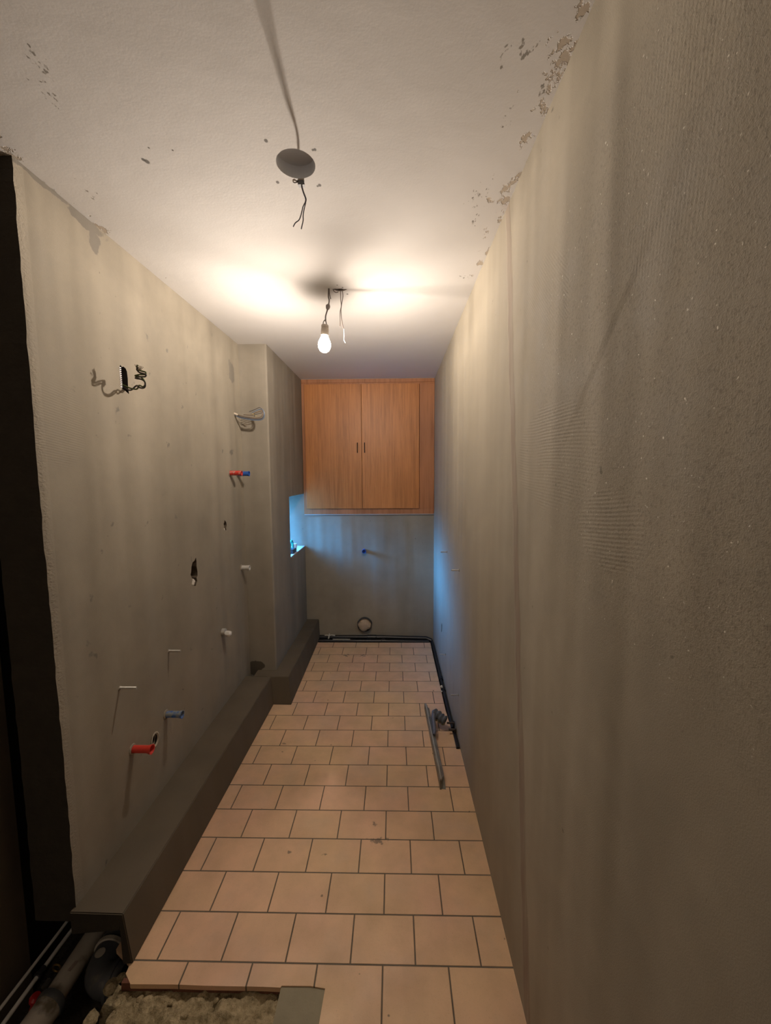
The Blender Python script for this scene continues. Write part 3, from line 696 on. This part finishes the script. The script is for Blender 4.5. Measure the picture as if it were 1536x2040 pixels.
b = MB(); b.tube(curve([(-.045, .022, .004), (-.02, .015, .009), (0, .01, .006), (.02, .015, .010), (.055, .02, .004)]), .005, 8); b.build('wings', M_clip, t, True)
b = MB(); b.tube([(0, .03, .016), (0, .012, .010), (0, -.035, -.005)], .006, 8); b.build('bridge', M_clip, t, True)
t = pipe([(.362, 3.80, -.018), (.363, 3.3, -.014), (.364, 2.8, -.010), (.366, 2.42, -.012)], .013, 'black pipe in the channel along the foot of the right wall')
for yy in (2.86, 3.02): MB().lathe([(.013, 0), (.018, .002), (.018, .05), (.013, .052)], (.001, yy-3.80, .007), (0, 1, 0), 14).build('coupling', M_pipe, t, True)
t = empty('pipe_clip', (.352, 2.885, .004), 'small whitish knob on the black pipe beside the right wall', 'pipe clip')
q = bmesh.new(); bmesh.ops.create_icosphere(q, subdivisions=2, radius=.010)
for v in q.verts: v.co = v.co*(1+.4*noise.noise(v.co*150)) + Vector((0, 0, .010))
MB().add(q).build('knob', M_clip, t, True)
q = bmesh.new(); bmesh.ops.create_icosphere(q, subdivisions=2, radius=.006)
for v in q.verts: v.co += Vector((-.006, -.05, .0))
MB().add(q).build('screw', M_clip, t, True)
# black pipe bracket at the near end of that channel
t = empty('pipe_bracket', (.368, 2.33, -.06), 'black metal pipe bracket at the near end of the channel by the right wall', 'bracket')
b = MB(); b.box((-.010, -.115, -.02), (.008, .02, .075), .004); b.box((-.018, -.11, .0), (-.004, -.03, .055), .004)
b.build('plate', M_pipe, t)
M_rb = simple('rusty_black', (.035, .022, .018), .5)
MB().tube([(.006, .075, .098), (-.040, .076, .097)], .006, 8).build('arm', M_rb, t, True)
MB().tube([(.006, .02, .090), (-.036, .022, .089)], .007, 8).build('arm', M_rb, t, True)
MB().tube([(.004, .08, .0), (.004, .08, .103)], .006, 8).build('post', M_pipe, t, True)
MB().tube([(.004, .018, .0), (.004, .018, .096)], .006, 8).build('post', M_pipe, t, True)
MB().lathe([(.006, 0), (.006, .003), (0, .004)], (-.018, -.085, .03), (-1, 0, 0), 10).build('screw', M_clip, t)

# ------------------------------------------------------------------ plasterer's long trowel on the floor
M_alu = simple('dusty_aluminium', (.24, .23, .20), .45, .35, var=.3, scale=25, dirt=(.17, .15, .12), dirt_amt=.5, dirt_scale=18)
M_grip = simple('plaster_crusted_grip', (.10, .11, .12), .8, var=.3, scale=50, bump=.003)
A = Vector((.240, 1.91, 0)); Bv = Vector((.214, 2.62, 0)); yaw_t = math.atan2(-(Bv.x-A.x), Bv.y-A.y); Lt = (Bv-A).length
tw = empty('plastering_float', A, 'long dusty aluminium plastering float standing on edge on the floor tiles', 'plastering tool', None, (0, 0, yaw_t))
b = MB()  # hollow rectangular straightedge body with sharp lower lip, chamfered ends
b.hexa([(-.012, .0, 0), (-.004, .0, 0), (-.004, Lt, 0), (-.012, Lt, 0), (-.013, .004, .045), (.004, .020, .045), (.004, Lt-.030, .045), (-.013, Lt-.010, .045)])
b.build('blade', M_alu, tw)
MB().hexa([(-.005, .004, .002), (.018, .0, .0), (.018, Lt-.05, .0), (-.005, Lt-.02, .002), (-.005, .020, .040), (.016, .045, .040), (.014, Lt-.06, .040), (-.005, Lt-.035, .040)]).build('back_channel', M_alu, tw)
tag(MB().tube([(-.004, .012, .046), (-.004, Lt-.02, .046)], .0045, 8).build('ridge', simple('worn_ridge', (.38, .36, .31), .4, .3, var=.2, scale=30), tw, True), 'worn paler ridge')
MB().hexa([(-.004, .36, .040), (.014, .36, .040), (.014, .55, .040), (-.004, .55, .040), (.0, .38, .058), (.010, .38, .056), (.010, .53, .056), (.0, .53, .058)]).build('mount', M_grip, tw)
MB().tube(curve([(.006, .36, .05), (.014, .39, .055), (.017, .43, .062), (.019, .48, .074), (.026, .52, .088), (.040, .53, .090)]), [.009]*8+[.010]*8+[.011]*8+[.013]*9+[.015]*8, 12).build('tang', simple('grey_cast_metal', (.14, .15, .18), .5, .3), tw, True)
b = MB(); pts = curve([(.030, .530, .082), (.054, .510, .078), (.074, .490, .070), (.094, .475, .062)], 8)
b.tube(pts, [.026+.004*math.sin(i*.95) for i in range(len(pts))], 14); b.build('grip', M_grip, tw, True)
tag(MB().tube(curve([(.040, .512, .056), (.062, .490, .050), (.088, .472, .044)]), [.012+.003*math.sin(i*1.1) for i in range(17)], 10).build('grip_underside', simple('plaster_crust', (.30, .25, .14), .9, var=.3), tw, True), 'yellowish crusted underside of the grip')

# ------------------------------------------------------------------ things on the window sill
t = empty('tool_case', (-.905, 3.48, WZ0+.004), 'small dark case with cyan strap standing on the sill of the window opening', 'case')
MB().box((-.05, -.06, 0), (.03, .06, .035), .006).build('body', simple('dark_case', (.03, .03, .035), .5), t)
MB().tube(curve([(.0, -.05, .035), (-.0, -.045, .07), (.0, -.005, .105), (.0, .03, .09), (.0, .05, .035)]), .009, 10).build('strap', simple('cyan_strap', (.03, .55, .62), .4), t, True)
MB().box((.0, .045, .028), (.03, .075, .07), .003).build('tag', simple('white_tag', (.85, .85, .85), .5), t)

# ------------------------------------------------------------------ pipes in the trench at bottom left
M_chr = simple('shiny_tube', (.88, .87, .84), .2, .15, var=.05)
M_pvc = simple('grey_pvc', (.52, .47, .40), .4, var=.15, scale=20, dirt=(.16, .13, .09), dirt_amt=.4, dirt_scale=14)
M_blpvc = simple('black_pvc', (.085, .088, .095), .38, var=.2, dirt=(.16, .14, .11), dirt_amt=.35, dirt_scale=22)
pipe([(-1.262, 1.68, -.10), (-1.262, 1.33, -.10), (-1.275, 1.02, -.10), (-1.28, .6, -.10)], .0055, 'thin shiny metal tube in the trench, the one tight against the left alcove wall', name='metal_tube', mat=M_chr)
t = pipe([(-1.222, 1.68, -.13), (-1.236, 1.29, -.118), (-1.236, 1.05, -.112), (-1.237, .6, -.11)], .007, 'thicker shiny metal tube in the trench beside the thin one', name='metal_tube', mat=M_chr)
MB().lathe([(.007, 0), (.012, .001), (.012, .012), (.009, .013), (.009, .03), (.007, .031)], (-.014, -.48, .015), (0, 1, 0), 12).build('compression_fitting', simple('dark_fitting', (.06, .06, .07), .35, .5), t, True)
t = empty('valve_knob', (-1.195, 1.145, -.125), 'small red plastic knob beside the shiny tubes in the trench', 'valve')
MB().lathe([(.006, -.04), (.006, 0), (.015, .002), (.017, .012), (.012, .02), (0, .021)], (0, 0, 0), (.3, .2, 1), 14).build('knob', simple('red_knob', (.45, .02, .02), .4), t, True)
t = empty('brass_fitting', (-1.195, 1.235, -.125), 'small brass pipe fitting lying behind the red knob in the trench', 'fitting')
MB().tube([(0.014*math.cos(a), 0, .014*math.sin(a)) for a in [2*math.pi*i/14 for i in range(14)]], .003, 8, closed=True).build('ring', simple('brass', (.40, .28, .10), .35, .9), t, True)
MB().lathe([(0, -.01), (.009, -.01), (.009, .012), (0, .012)], (.0, -.045, 0), (0, 1, 0), 6).build('nut', simple('nickel', (.5, .5, .48), .3, .9), t)
# grey drain pipe with coupling rings
t = empty('drain_pipe', (-1.135, 1.05, -.115), 'grey plastic drain pipe with black seal running along the trench towards the plinth', 'drain pipe')
MB().tube([(.0, .0, 0), (.004, .09, -.003)], .042, 28).build('socket', M_pvc, t, True)
MB().tube([(.002, .07, -.002), (-.002, .40, -.008)], .034, 28).build('tube', M_pvc, t, True)
b = MB(); b.lathe([(.034, -.012), (.045, -.010), (.047, 0), (.045, .010), (.034, .012)], (.004, .085, -.003), (.06, 1, -.02), 28); b.build('seal_ring', M_blpvc, t, True)
b = MB(); b.lathe([(.030, -.014), (.048, -.012), (.053, -.004), (.053, .008), (.046, .014), (.036, .016), (.034, -.002)], (-.012, -.028, .002), (.02, 1, .02), 28); b.build('end_collar', simple('shiny_grey_collar', (.34, .38, .34), .22, .3), t, True)
b = MB().box((.034, -.04, -.02), (.06, -.018, .02), .004).tube([(.045, -.03, -.015), (.05, -.03, .03)], .004, 8); b.build('clamp', M_steel, t)
MB().lathe([(.0346, .0), (.0352, .001)], (.004, .0, 0), (0, 1, 0), 4).b.free()
tag(MB().hexa([(.002, .150, .0275), (.020, .150, .0285), (.024, .180, .0265), (.006, .180, .0255), (.002, .150, .0295), (.020, .150, .0300), (.024, .180, .0280), (.006, .180, .0275)]).build('sticker', simple('worn_sticker', (.38, .30, .26), .7, var=.3, dirt=(.12, .08, .08), dirt_amt=.4), t), 'small worn printed sticker')
# dark elbow beside it
t = empty('drain_elbow', (-1.035, 1.235, -.125), 'dark plastic drain elbow with wide socket beside the grey drain pipe', 'drain pipe')
MB().tube(curve([(-.008, .08, .01), (-.004, .045, .012), (.005, -.01, .008), (.035, -.030, .0), (.075, -.028, -.005)]), .046, 28).build('bend', M_blpvc, t, True)
b = MB(); b.lathe([(.046, 0), (.054, .002), (.054, .014), (.050, .016), (.050, .04), (.044, .04)], (.055, -.030, -.003), (1, .02, -.05), 28); b.build('socket', M_blpvc, t, True)
b = MB(); b.lathe([(.046, -.008), (.052, -.006), (.052, .006), (.046, .008)], (-.005, .050, .011), (-.1, 1, 0), 28); b.build('collar', M_pvc, t, True)
b = MB(); b.lathe([(0, .0), (.014, .0), (.016, -.003), (.010, -.004), (0, -.002)], (-.004, .004, .056), (0, 0, -1), 20); b.build('moulded_boss', M_pvc, t, True)
# stone chunks at the broken edge
rg = random.Random(21); b = MB()
for i, (x, y, r) in enumerate(((-.925, 1.135, .022), (-.90, 1.10, .016), (-.865, 1.075, .012), (-.93, 1.06, .02), (-.80, 1.09, .010), (-.70, 1.085, .009), (-.56, 1.09, .009), (-.64, 1.06, .012), (-.905, 1.16, .014))):
    q = bmesh.new(); bmesh.ops.create_icosphere(q, subdivisions=2, radius=r)
    sv = Vector((i*3.1, 0, 0)); lc = Vector((x, y, -.026 if x > -.9 else -.05))
    for v in q.verts: v.co = v.co*(1+.5*noise.noise(v.co*45+sv)); v.co.z *= .6; v.co += lc
    b.add(q)
o = b.build('rubble', M_rubble); tag(o, 'loose crumbs of broken concrete on the dug-out screed below the cut tiles', 'rubble', None, 'stuff')
